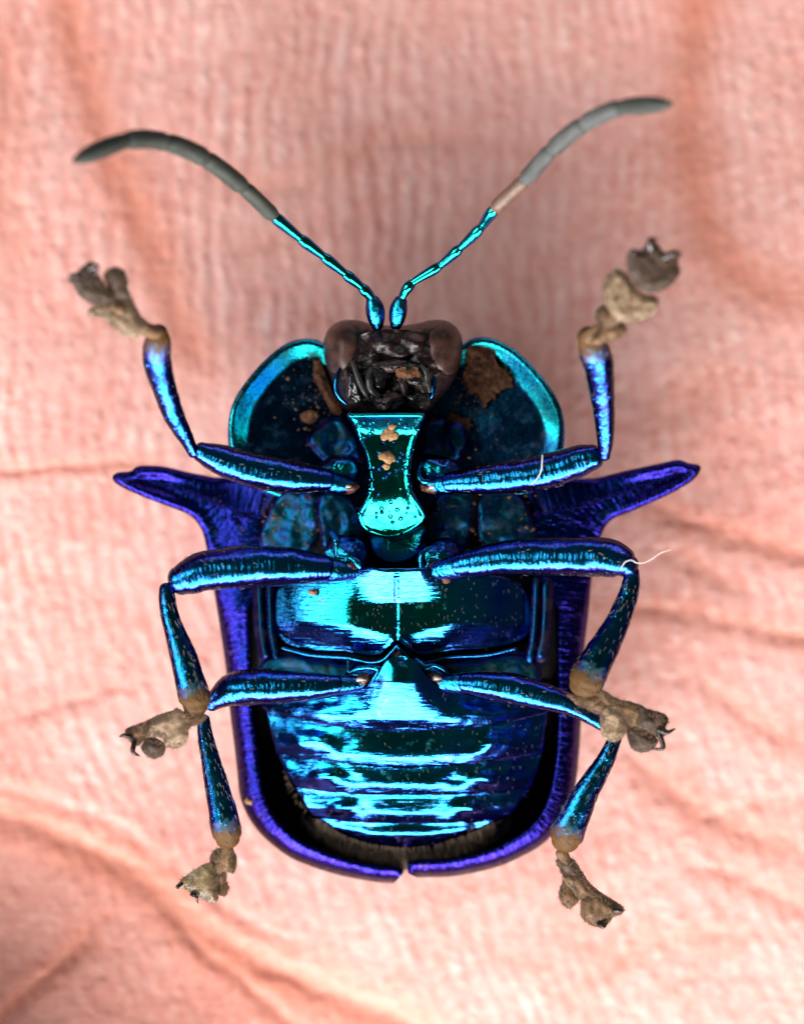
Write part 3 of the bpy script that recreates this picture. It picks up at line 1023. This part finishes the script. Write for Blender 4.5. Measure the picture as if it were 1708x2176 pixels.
head_out = [(742, 874), (722, 852), (708, 815), (692, 772), (687, 735), (696, 702), (722, 682), (758, 680), (790, 688), (838, 692), (882, 688), (917, 680), (952, 683),
            (976, 705), (983, 740), (975, 782), (956, 822), (930, 852), (908, 874), (838, 884)]
head = plate('head', head_out, lambda u, v, d: head_z(u, v, d) + rugged(u, v, 2.2, 10, 6), M['head'], beetle, zb=lambda u, v, d: 300 - 60 * sstep(0, 60, d), h=4.0)
hl = spline(head_out, 5, True)


def eye_z(u, v, d):
    e, _ = seg_dist(u, v, hl, True)
    return head_z(u, v, e) + 1 + 9 * np.sqrt(np.clip(d / 30.0, 0, 1))


plate('eye', [(693, 772), (689, 735), (698, 704), (722, 685), (746, 690), (759, 718), (757, 752), (742, 780), (716, 793), (702, 788)], eye_z, M['eye'], head, thick=24, h=4.0)
plate('eye', [(975, 780), (981, 740), (974, 706), (951, 685), (926, 690), (912, 716), (914, 750), (928, 780), (950, 796), (966, 792)], eye_z, M['eye'], head, thick=24, h=4.0)
tube('gena_rim', [(726, 778, 388, 3), (716, 800, 394, 5), (714, 826, 394, 6), (722, 845, 390, 5), (736, 858, 384, 3)], M['gena'], head, nseg=12)
tube('gena_rim', [(914, 780, 388, 3), (921, 806, 394, 5), (920, 828, 394, 6), (914, 845, 390, 5), (904, 856, 384, 3)], M['gena'], head, nseg=12)
plate('clypeus', [(765, 715), (800, 702), (840, 700), (885, 704), (915, 720), (908, 752), (890, 772), (838, 778), (786, 774), (768, 752)],
      lambda u, v, d: 392 + 20 * sstep(0, 26, d) + 9 * np.sin(u * 0.09 + 0.6) * np.sin(v * 0.11), M['head'], head, thick=40, h=4)
blob('mandible', (798, 806, 404), (34, 30, 26), M['jaw'], head, 0.25, 0.04, 3, 0.4)
blob('mandible', (872, 800, 402), (34, 30, 26), M['jaw'], head, 0.25, 0.04, 7, -0.4)
blob('labrum', (832, 778, 410), (40, 14, 16), M['mouth'], head, 0.3, 0.05, 4)
blob('labium', (826, 852, 408), (34, 20, 22), M['mouth'], head, 0.4, 0.06, 6)
blob('maxilla', (752, 815, 400), (24, 40, 24), M['jaw'], head, 0.3, 0.05, 8, 0.3)
blob('maxilla', (890, 848, 402), (26, 22, 22), M['jaw'], head, 0.25, 0.05, 12, -0.5)
blob('maxilla', (898, 812, 398), (18, 34, 22), M['mouth'], head, 0.3, 0.05, 15, -0.3)
tube('palp', [(750, 770, 416, 5), (757, 792, 424, 6), (766, 815, 428, 7), (778, 836, 428, 7), (786, 850, 424, 4)], M['palp'], head, nseg=12, dents=0.2)
tube('palp', [(788, 784, 424, 5), (784, 806, 432, 7), (790, 830, 432, 8), (804, 842, 430, 6)], M['palp'], head, nseg=12, dents=0.2, seed=3)
tube('palp', [(896, 778, 412, 5), (906, 792, 420, 6), (908, 814, 420, 6), (912, 832, 416, 4)], M['palp'], head, nseg=12, dents=0.2, seed=5)
tube('palp', [(866, 842, 418, 5), (880, 850, 424, 7), (888, 858, 420, 5)], M['jaw'], head, nseg=12, seed=6)
tube('palp', [(852, 806, 420, 6), (858, 822, 426, 9), (860, 838, 424, 6)], M['mouth'], head, nseg=12, dents=0.2, seed=7)
crust('dirt_crust', [(842, 786), (862, 778), (886, 782), (894, 796), (880, 808), (862, 812), (846, 804)], lambda u, v: 424 + 0 * u, 8, head, 'crust', 11)

V_, F_, U_ = [], [], []
for _ in range(520):
    an, q = rnd.uniform(0, 6.283), rnd.gauss(0, 1)
    if rnd.random() < 0.55:
        sx = rnd.choice((-1, 1))
        u, v = 838 + sx * rnd.gauss(165, 42), rnd.gauss(850, 55)
        z = 290
    else:
        u, v = rnd.uniform(560, 1140), rnd.gauss(1100, 30)
        z = float(body_floor(np.array(u), v)) + 34
    if not (505 < u < 1180 and 735 < v < 1170):
        continue
    r = abs(rnd.gauss(0, 1.7)) + 0.9
    c0 = W(u, v, z) / K
    b0 = len(V_)
    for i in range(6):
        a_ = i * math.pi / 3 + rnd.uniform(-0.4, 0.4)
        V_.append(c0 + np.array([math.cos(a_) * r * rnd.uniform(0.6, 1.4), math.sin(a_) * r * rnd.uniform(0.6, 1.3), -3]))
    V_.append(c0 + np.array([rnd.uniform(-r, r) * 0.4, rnd.uniform(-r, r) * 0.4, r * 0.4]))
    U_ += [(u + rnd.uniform(0, 90), v)] * 7
    F_ += [(b0 + i, b0 + (i + 1) % 6, b0 + 6) for i in range(6)]
tag(link('dirt_specks', np.array(V_) * K, F_, M['speck'], beetle, U_, smooth=False), kind='stuff')

# ---------------------------------------------------------------- antennae
ant_l = [(802, 692), (792, 640), (770, 612), (735, 583), (690, 547), (640, 508), (583, 460), (518, 399), (438, 338), (356, 303), (270, 299), (160, 341)]
ant_r = [(841, 692), (851, 640), (874, 603), (932, 566), (975, 529), (1019, 486), (1051, 444), (1113, 384), (1170, 321), (1238, 266), (1316, 230), (1424, 221)]
rad_l = [18, 13, 12.5, 12.5, 13, 14, 16.5, 19, 20, 20, 19]
rad_r = [17, 12, 11.5, 12, 12.5, 13.5, 15.5, 17.5, 18.5, 18.5, 18]
zj = [378, 395, 410, 430, 455, 485, 520, 575, 640, 710, 785, 860]


def antenna(jo, rad, mats):
    a = empty('antenna', W(jo[0][0], jo[0][1], zj[0]), beetle)
    path = [(p[0], p[1], z) for p, z in zip(jo, zj)]
    sp = spline(path, 3.0)
    # index of each joint on the dense path
    idx = [int(np.argmin(np.hypot(sp[:, 0] - p[0], sp[:, 1] - p[1]))) for p in jo]
    for k in range(11):
        s = sp[idx[k]:idx[k + 1] + 1]
        n = len(s)
        q = []
        for f in np.linspace(0, 1, 9):
            c = s[int(round(f * (n - 1)))]
            if k == 0:
                w = 0.72 + 0.42 * math.sin(f * math.pi * 0.9)
            elif k < 6:
                w = 0.60 + 0.46 * f ** 0.8 - 0.22 * max(0, f - 0.85) / 0.15
            elif k < 10:
                w = 0.78 + 0.22 * min(1, f * 8) - 0.12 * max(0, f - 0.9) / 0.1
            else:
                w = (0.84 + 0.18 * min(1, f * 3)) * math.sqrt(max(0.06, 1 - max(0, (f - 0.45) / 0.55) ** 2.2 * 0.9))
            q.append((c[0], c[1], c[2], rad[k] * w))
        # draw the ends a hair apart so every ring reads
        tube('antenna_segment', q, mats[k], a, nseg=18, dents=0.0, seed=k, step=6, capk=0.8 if k < 6 or k == 10 else 0.12)
    return a


mt = M['antenna']
tag(antenna(ant_l, rad_l, [M['coxa'], mt, mt, mt, mt, mt] + [M['flagellum']] * 5), 'feeler with dark olive-grey outer joints')
tag(antenna(ant_r, rad_r, [M['coxa'], mt, mt, mt, mt, mt] + [M['flagellum_base']] + [M['flagellum_pale']] * 3 + [M['flagellum']]), 'feeler with pale grey outer joints')

# ---------------------------------------------------------------- legs


def claw(p0, p1, bend, par, z, r=5):
    mu, mv = (p0[0] + p1[0]) / 2 + bend[0], (p0[1] + p1[1]) / 2 + bend[1]
    tube('claw', [(p0[0], p0[1], z, r), (mu, mv, z + 8, r * 0.85), (p1[0], p1[1], z + 2, r * 0.3)], M['claw'], par, nseg=10, step=3)


def felt(outl, mat, par, z0, dome=9, seed=0, tilt=(0.0, 0.0)):
    """a thin felted sole lobe with an uneven edge"""
    o2 = spline(outl, 3.0, True)
    o2 = np.array([(p[0] + 1.6 * noise.noise(Vector((p[0] * 0.2, p[1] * 0.2, seed))), p[1] + 1.6 * noise.noise(Vector((p[0] * 0.2, p[1] * 0.2, seed + 7)))) for p in o2])
    c = o2.mean(0)

    def zf(u, v, d):
        return z0 + dome * sstep(-3, 20, d) + tilt[0] * (u - c[0]) + tilt[1] * (v - c[1]) + rugged(u, v, seed * 1.7, 3.5, 2.5)
    o = plate('tarsal_pad', o2, zf, M[mat], par, thick=11, h=3.6, closed_spline=False)
    return o2, c


def fuzz(rims, par):
    """short felt hair round the edge of each pad"""
    l = []
    for o2, c, z0 in rims:
        for p in o2:
            for _ in range(7):
                dx, dy = p[0] - c[0], p[1] - c[1]
                q = math.hypot(dx, dy) + 1e-6
                k = math.sqrt(rnd.uniform(0.12, 0.98))
                x, y = c[0] + dx * k, c[1] + dy * k
                L = rnd.uniform(3, 7.5)
                jx, jy = rnd.uniform(-0.4, 0.4), rnd.uniform(-0.4, 0.4)
                z = z0 + 9 * (1 - k ** 3) + rnd.uniform(-4, 1)
                l.append(((x, y, z), (x + (dx / q + jx) * L, y + (dy / q + jy) * L, z + rnd.uniform(0, 4)), 0.6, rnd.uniform(-0.3, 0.3)))
    tag(hairs('pad_hair', l, M['pad_fuzz'], par, 3), kind='stuff')


def setae(path, n, par, lo=0.05, hi=0.95, L=(7, 13)):
    s = spline(np.array(path, float), 3)
    l = []
    for _ in range(n):
        i = int(rnd.uniform(lo, hi) * (len(s) - 1))
        c = s[i]
        t = s[min(i + 1, len(s) - 1)] - s[max(i - 1, 0)]
        q = math.hypot(t[0], t[1]) + 1e-6
        tx, ty = t[0] / q, t[1] / q
        an = rnd.uniform(0.0, math.pi)
        sx, r = math.cos(an), c[3]
        px, py, pz_ = c[0] - ty * sx * r, c[1] + tx * sx * r, c[2] + math.sin(an) * r
        k = rnd.uniform(*L)
        l.append(((px, py, pz_), (px + tx * k - ty * sx * k * 0.3, py + ty * k + tx * sx * k * 0.3, pz_ + math.sin(an) * k * 0.3), 0.75, rnd.uniform(-0.2, 0.2)))
    tag(hairs('leg_bristles', l, M['seta'], par), kind='stuff')


def make_leg(label, coxa, cres, nub, troch, femur, tibia, pads_core, pads, claws, zc, fmat='femur'):
    e = empty('leg', W(coxa[0], coxa[1], zc), beetle)
    tag(e, label)
    blob('coxa', (coxa[0], coxa[1], zc), coxa[2:5], M['coxa'], e, 0.18, 0.03, coxa[0] * 0.01, coxa[5])
    tube('coxal_ridge', [(p[0], p[1], p[2], p[3]) for p in cres], M['coxa'], e, nseg=12, step=3)
    blob('joint_membrane', (nub[0], nub[1], nub[2] - 6), (24, 13, 14), M['joint'], e, 0.3, 0.06, nub[0] * 0.02, nub[3])
    tube('joint_glint', [(nub[0] - 11, nub[1] + 2, nub[2] + 4, 3.2), (nub[0], nub[1] - 3, nub[2] + 8, 5), (nub[0] + 11, nub[1] - 1, nub[2] + 4, 3.4)], M['glint'], e, nseg=10, step=3, dents=0.3)  # small pale nub standing in for the joint's highlight
    tube('trochanter', troch, M['coxa'], e, nseg=24, dents=0.05, seed=1)
    tube('femur', femur, M[fmat], e, nseg=34, dents=0.05, seed=2, step=5)
    tube('tibia', tibia, M['tibia'], e, nseg=26, dents=0.06, seed=3, step=5)
    rims = []
    ou, ov, sc_ = pads[0]
    for i, (pts, mat, z0) in enumerate(pads[1:]):
        o2, c = felt([(ou + sc_ * x, ov + sc_ * y) for x, y in pts], mat, e, z0, 9, coxa[0] * 0.13 + i, (0.06 * math.sin(i * 2.1), 0.08 * math.cos(i * 1.7)))
        rims.append((o2, c, z0))
    tube('tarsal_core', pads_core, M['pad'], e, nseg=16, dents=0.15, seed=4, step=4)
    for c in claws:
        claw(*c[:3], e, c[3], c[4] if len(c) > 4 else 5)
    fuzz(rims, e)
    setae(tibia, 90, e)
    setae(femur, 40, e, L=(6, 10))
    return e


# front left
make_leg('raised leg with blue shin, beside the violet shoulder horn',
         (716, 1003, 52, 34, 42, 0.25),
         [(664, 1000, 392, 4), (672, 1016, 400, 6), (686, 1027, 404, 7), (712, 1034, 408, 7), (748, 1041, 404, 5)],
         (738, 1036, 410, 0.1),
         [(742, 1032, 398, 17), (715, 1028, 408, 22), (690, 1022, 416, 25)],
         [(694, 1020, 420, 24), (650, 1016, 428, 31), (600, 1010, 434, 36), (550, 1002, 440, 38), (500, 988, 446, 35), (455, 971, 454, 30), (428, 960, 462, 22)],
         [(412, 963, 470, 12, 0.9), (399, 937, 486, 15, 0.9), (371, 885, 520, 22, 0.85), (347, 818, 562, 26, 0.8), (334, 762, 598, 30, 0.8), (337, 722, 622, 26, 0.8), (338, 703, 632, 18, 0.8)],
         [(334, 706, 640, 14), (310, 698, 655, 15), (285, 680, 680, 16), (255, 655, 700, 14)],
         [(103.4, 517.2, 0.26248),
          ([(800, 690), (740, 740), (690, 770), (600, 740), (520, 680), (420, 600), (340, 590), (320, 555), (380, 490), (430, 460), (520, 440), (640, 400), (700, 500), (770, 630)], 'pad_pale', 700),
          ([(470, 220), (540, 190), (610, 220), (640, 290), (640, 360), (660, 430), (560, 450), (500, 400), (470, 330), (450, 270)], 'pad_dark', 722),
          ([(330, 150), (370, 170), (410, 260), (470, 350), (530, 450), (430, 500), (330, 480), (250, 420), (190, 330), (165, 290), (240, 220)], 'pad_dark', 728)],
         [((192, 572), (204, 586), (8, -14), 760, 6), ((168, 588), (146, 597), (-4, -8), 756, 6)], 362)
# front right
make_leg('raised leg with violet-blue shin, a pale fibre on its thigh',
         (928, 1000, 46, 34, 42, -0.2),
         [(895, 985, 396, 4), (889, 1004, 402, 6), (894, 1020, 406, 7), (912, 1023, 408, 6), (938, 1012, 402, 3)],
         (920, 1037, 410, -0.1),
         [(912, 1032, 398, 17), (935, 1030, 408, 21), (955, 1027, 416, 24)],
         [(952, 1026, 420, 22), (1000, 1022, 428, 29), (1050, 1017, 434, 34), (1110, 1010, 440, 37), (1170, 999, 446, 37), (1230, 979, 454, 34), (1260, 971, 460, 27)],
         [(1284, 970, 470, 12, 0.9), (1285, 940, 486, 17, 0.9), (1284, 900, 510, 21, 0.85), (1279, 838, 552, 26, 0.8), (1272, 778, 592, 32, 0.8), (1260, 742, 615, 32, 0.8), (1247, 712, 632, 22, 0.8)],
         [(1250, 716, 645, 15), (1268, 706, 660, 16), (1292, 690, 680, 16), (1330, 640, 700, 16)],
         [(1137.9, 482.8, 0.25352),
          ([(455, 970), (500, 890), (530, 830), (500, 760), (520, 680), (600, 650), (660, 720), (740, 800), (760, 870), (700, 930), (600, 960), (520, 985)], 'pad', 684),
          ([(640, 740), (580, 640), (560, 520), (600, 400), (680, 350), (760, 390), (820, 490), (900, 560), (1000, 580), (1030, 640), (990, 730), (900, 780), (780, 800), (700, 790)], 'pad_pale', 712),
          ([(850, 500), (780, 400), (760, 260), (800, 190), (880, 190), (930, 140), (1000, 120), (1060, 190), (1120, 230), (1210, 220), (1190, 300), (1210, 370), (1160, 460), (1080, 520), (980, 550), (900, 530)], 'pad_dark', 738)],
         [((1382, 528), (1394, 508), (-6, -6), 762, 9), ((1410, 548), (1446, 540), (4, -6), 762, 8), ((1352, 540), (1340, 536), (-2, -2), 760, 7)], 362)
# middle left
make_leg('bent middle leg with violet-edged shin and tan foot turned outwards',
         (735, 1180, 48, 46, 44, -0.2),
         [(704, 1130, 386, 5), (716, 1152, 398, 9), (718, 1182, 408, 5), (742, 1185, 412, 6), (760, 1197, 412, 10), (770, 1213, 406, 6)],
         (738, 1206, 414, 0.1),
         [(752, 1214, 402, 17), (715, 1212, 418, 24), (688, 1208, 426, 29)],
         [(690, 1207, 430, 28), (650, 1205, 436, 35), (600, 1203, 442, 41), (520, 1205, 450, 45), (440, 1213, 456, 43), (402, 1226, 458, 39), (382, 1234, 458, 31)],
         [(354, 1250, 460, 15, 0.9), (356, 1275, 464, 18, 0.9), (364, 1319, 470, 20, 0.85), (386, 1383, 478, 27, 0.8), (405, 1448, 488, 32, 0.75), (414, 1484, 492, 34, 0.7), (416, 1500, 492, 27, 0.7)],
         [(426, 1520, 484, 12), (400, 1524, 490, 15), (360, 1534, 494, 15), (310, 1548, 496, 12)],
         [(241.4, 1448.3, 0.23766),
          ([(560, 240), (620, 265), (800, 290), (820, 340), (740, 390), (690, 405), (660, 430), (600, 390), (540, 320)], 'pad', 498),
          ([(580, 250), (640, 300), (665, 400), (672, 480), (640, 560), (570, 605), (500, 590), (465, 570), (440, 510), (380, 500), (300, 490), (250, 430), (270, 370), (420, 290)], 'pad_pale', 502),
          ([(290, 510), (360, 500), (450, 550), (467, 600), (440, 660), (370, 690), (300, 660), (250, 610), (260, 560)], 'pad_dark', 494),
          ([(300, 360), (200, 390), (130, 415), (105, 450), (120, 500), (170, 560), (220, 575), (270, 530), (300, 470), (310, 410)], 'pad', 508)],
         [((278, 1566), (255, 1565), (-2, -3), 516, 6), ((286, 1576), (296, 1606), (-8, 6), 516, 6)], 370)
# middle right
make_leg('bent middle leg with blackish shin and brown foot turned outwards, a fibre at its knee',
         (930, 1185, 48, 42, 44, 0.2),
         [(936, 1160, 392, 4), (912, 1166, 400, 7), (896, 1180, 406, 8), (896, 1206, 406, 7), (904, 1212, 406, 5), (914, 1193, 410, 4), (946, 1183, 406, 4)],
         (930, 1206, 414, -0.1),
         [(916, 1214, 402, 17), (950, 1208, 418, 23), (976, 1203, 426, 27)],
         [(974, 1201, 430, 26), (1023, 1193, 438, 32), (1100, 1184, 446, 38), (1215, 1183, 454, 41), (1280, 1184, 458, 42), (1318, 1194, 460, 36), (1334, 1204, 460, 26)],
         [(1343, 1214, 460, 15, 0.9), (1340, 1240, 464, 19, 0.9), (1331, 1275, 468, 22, 0.85), (1306, 1334, 476, 27, 0.8), (1274, 1391, 486, 34, 0.75), (1247, 1443, 492, 38, 0.7), (1240, 1460, 492, 31, 0.7)],
         [(1228, 1484, 484, 14), (1262, 1494, 490, 16), (1310, 1508, 496, 16), (1370, 1524, 500, 12)],
         [(1103.4, 1413.8, 0.26938),
          ([(370, 230), (480, 240), (620, 190), (720, 240), (700, 330), (640, 390), (540, 350), (460, 310)], 'pad', 496),
          ([(640, 200), (760, 260), (880, 290), (980, 330), (1010, 400), (930, 470), (850, 490), (740, 420), (650, 350)], 'pad', 504),
          ([(640, 400), (680, 340), (760, 330), (830, 380), (850, 470), (830, 550), (770, 600), (690, 590), (640, 520)], 'pad_pale', 508),
          ([(960, 340), (1060, 360), (1150, 390), (1175, 440), (1150, 490), (1170, 530), (1100, 570), (1000, 510), (930, 480), (940, 420)], 'pad_dark', 512),
          ([(850, 500), (930, 480), (1010, 520), (1080, 570), (1090, 610), (1040, 670), (960, 690), (890, 660), (860, 600)], 'pad_dark', 504)],
         [((1398, 1552), (1433, 1549), (0, 6), 518, 6), ((1400, 1558), (1384, 1592), (16, 14), 516, 6)], 370)
# hind left
make_leg('hind leg with glossy blue thigh and shimmering golden foot',
         (774, 1440, 46, 30, 42, 0.35),
         [(740, 1402, 388, 3), (742, 1428, 398, 4), (762, 1420, 404, 5), (788, 1418, 406, 6), (806, 1424, 404, 9), (796, 1442, 402, 7), (780, 1460, 396, 4)],
         (766, 1446, 408, 0.4),
         [(770, 1452, 396, 15), (735, 1454, 406, 20), (712, 1456, 412, 22)],
         [(714, 1454, 416, 21), (670, 1457, 420, 28), (610, 1459, 422, 35), (540, 1460, 420, 39), (495, 1466, 414, 36), (462, 1484, 408, 24), (448, 1496, 404, 17)],
         [(433, 1528, 396, 13, 0.9), (437, 1567, 392, 17, 0.9), (448, 1615, 386, 21, 0.85), (459, 1662, 380, 25, 0.85), (475, 1733, 370, 31, 0.8), (482, 1768, 364, 32, 0.75), (484, 1784, 360, 26, 0.75)],
         [(484, 1804, 352, 13), (474, 1830, 346, 16), (455, 1856, 342, 15), (420, 1880, 342, 12)],
         [(241.4, 1448.3, 0.23766),
          ([(890, 1520), (960, 1490), (1080, 1520), (1100, 1640), (1070, 1710), (960, 1690), (890, 1650), (860, 1600)], 'pad', 352),
          ([(900, 1690), (1000, 1710), (1010, 1800), (1030, 1850), (1000, 1920), (940, 1900), (910, 1800)], 'pad', 346),
          ([(600, 1780), (680, 1710), (800, 1640), (870, 1620), (920, 1690), (940, 1780), (930, 1870), (940, 1950), (890, 1980), (780, 1940), (680, 1880), (590, 1830)], 'pad_gold', 356)],
         [((386, 1878), (380, 1888), (-6, 2), 360, 5), ((408, 1900), (421, 1919), (2, -4), 358, 5)], 356)
# hind right
make_leg('hind leg with dull blue shin and brown fan-shaped foot',
         (922, 1440, 46, 30, 42, -0.35),
         [(884, 1404, 396, 9), (902, 1418, 404, 9), (920, 1414, 406, 5), (938, 1420, 404, 5), (952, 1432, 400, 4)],
         (926, 1443, 408, -0.4),
         [(926, 1452, 396, 15), (960, 1452, 406, 20), (990, 1452, 412, 23)],
         [(986, 1450, 416, 22), (1030, 1455, 420, 29), (1100, 1466, 420, 33), (1180, 1488, 416, 27), (1230, 1510, 410, 19), (1262, 1528, 404, 16), (1290, 1546, 400, 14)],
         [(1308, 1566, 398, 14, 0.9), (1292, 1602, 394, 18, 0.9), (1276, 1632, 390, 21, 0.85), (1246, 1683, 382, 27, 0.85), (1219, 1737, 372, 33, 0.8), (1204, 1774, 364, 36, 0.75), (1200, 1788, 360, 30, 0.75)],
         [(1194, 1812, 352, 14), (1206, 1840, 348, 15), (1236, 1880, 344, 15), (1285, 1922, 344, 13)],
         [(1103.4, 1413.8, 0.26938),
          ([(350, 1690), (320, 1760), (310, 1830), (350, 1900), (400, 1920), (450, 1880), (470, 1840), (430, 1740), (380, 1690)], 'pad', 344),
          ([(290, 1540), (400, 1520), (450, 1560), (490, 1650), (440, 1720), (370, 1700), (320, 1620)], 'pad_dark', 354),
          ([(350, 1690), (470, 1620), (540, 1700), (610, 1790), (580, 1840), (480, 1850), (420, 1780)], 'pad', 354),
          ([(490, 1850), (600, 1780), (700, 1830), (820, 1910), (810, 1960), (740, 1990), (700, 2040), (650, 2070), (560, 2050), (490, 1990), (480, 1910)], 'pad', 352)],
         [((1304, 1936), (1322, 1930), (4, 2), 362, 6), ((1272, 1962), (1290, 1960), (0, 8), 358, 6)], 356)

# ================================================================== LINT
f1 = tube('lint_fibre', [(1152, 967, 500, 0.8), (1151, 984, 494, 1.0), (1149, 1002, 488, 1.0), (1140, 1018, 482, 1.0), (1128, 1030, 474, 0.7)], M['lint'], None, nseg=6, step=4)
tag(f1, "short white fibre curling across the thigh of the beetle's raised leg", 'fibre')
f2 = tube('lint_fibre', [(1318, 1212, 508, 0.9), (1326, 1196, 512, 1.1), (1340, 1190, 512, 1.1), (1352, 1196, 506, 1.0), (1366, 1196, 504, 0.9), (1384, 1188, 504, 0.9), (1403, 1175, 506, 0.8), (1425, 1168, 508, 0.6)],
          M['lint'], None, nseg=6, step=4)
tag(f2, "long pale fibre trailing from the beetle's knee out over the palm", 'fibre')
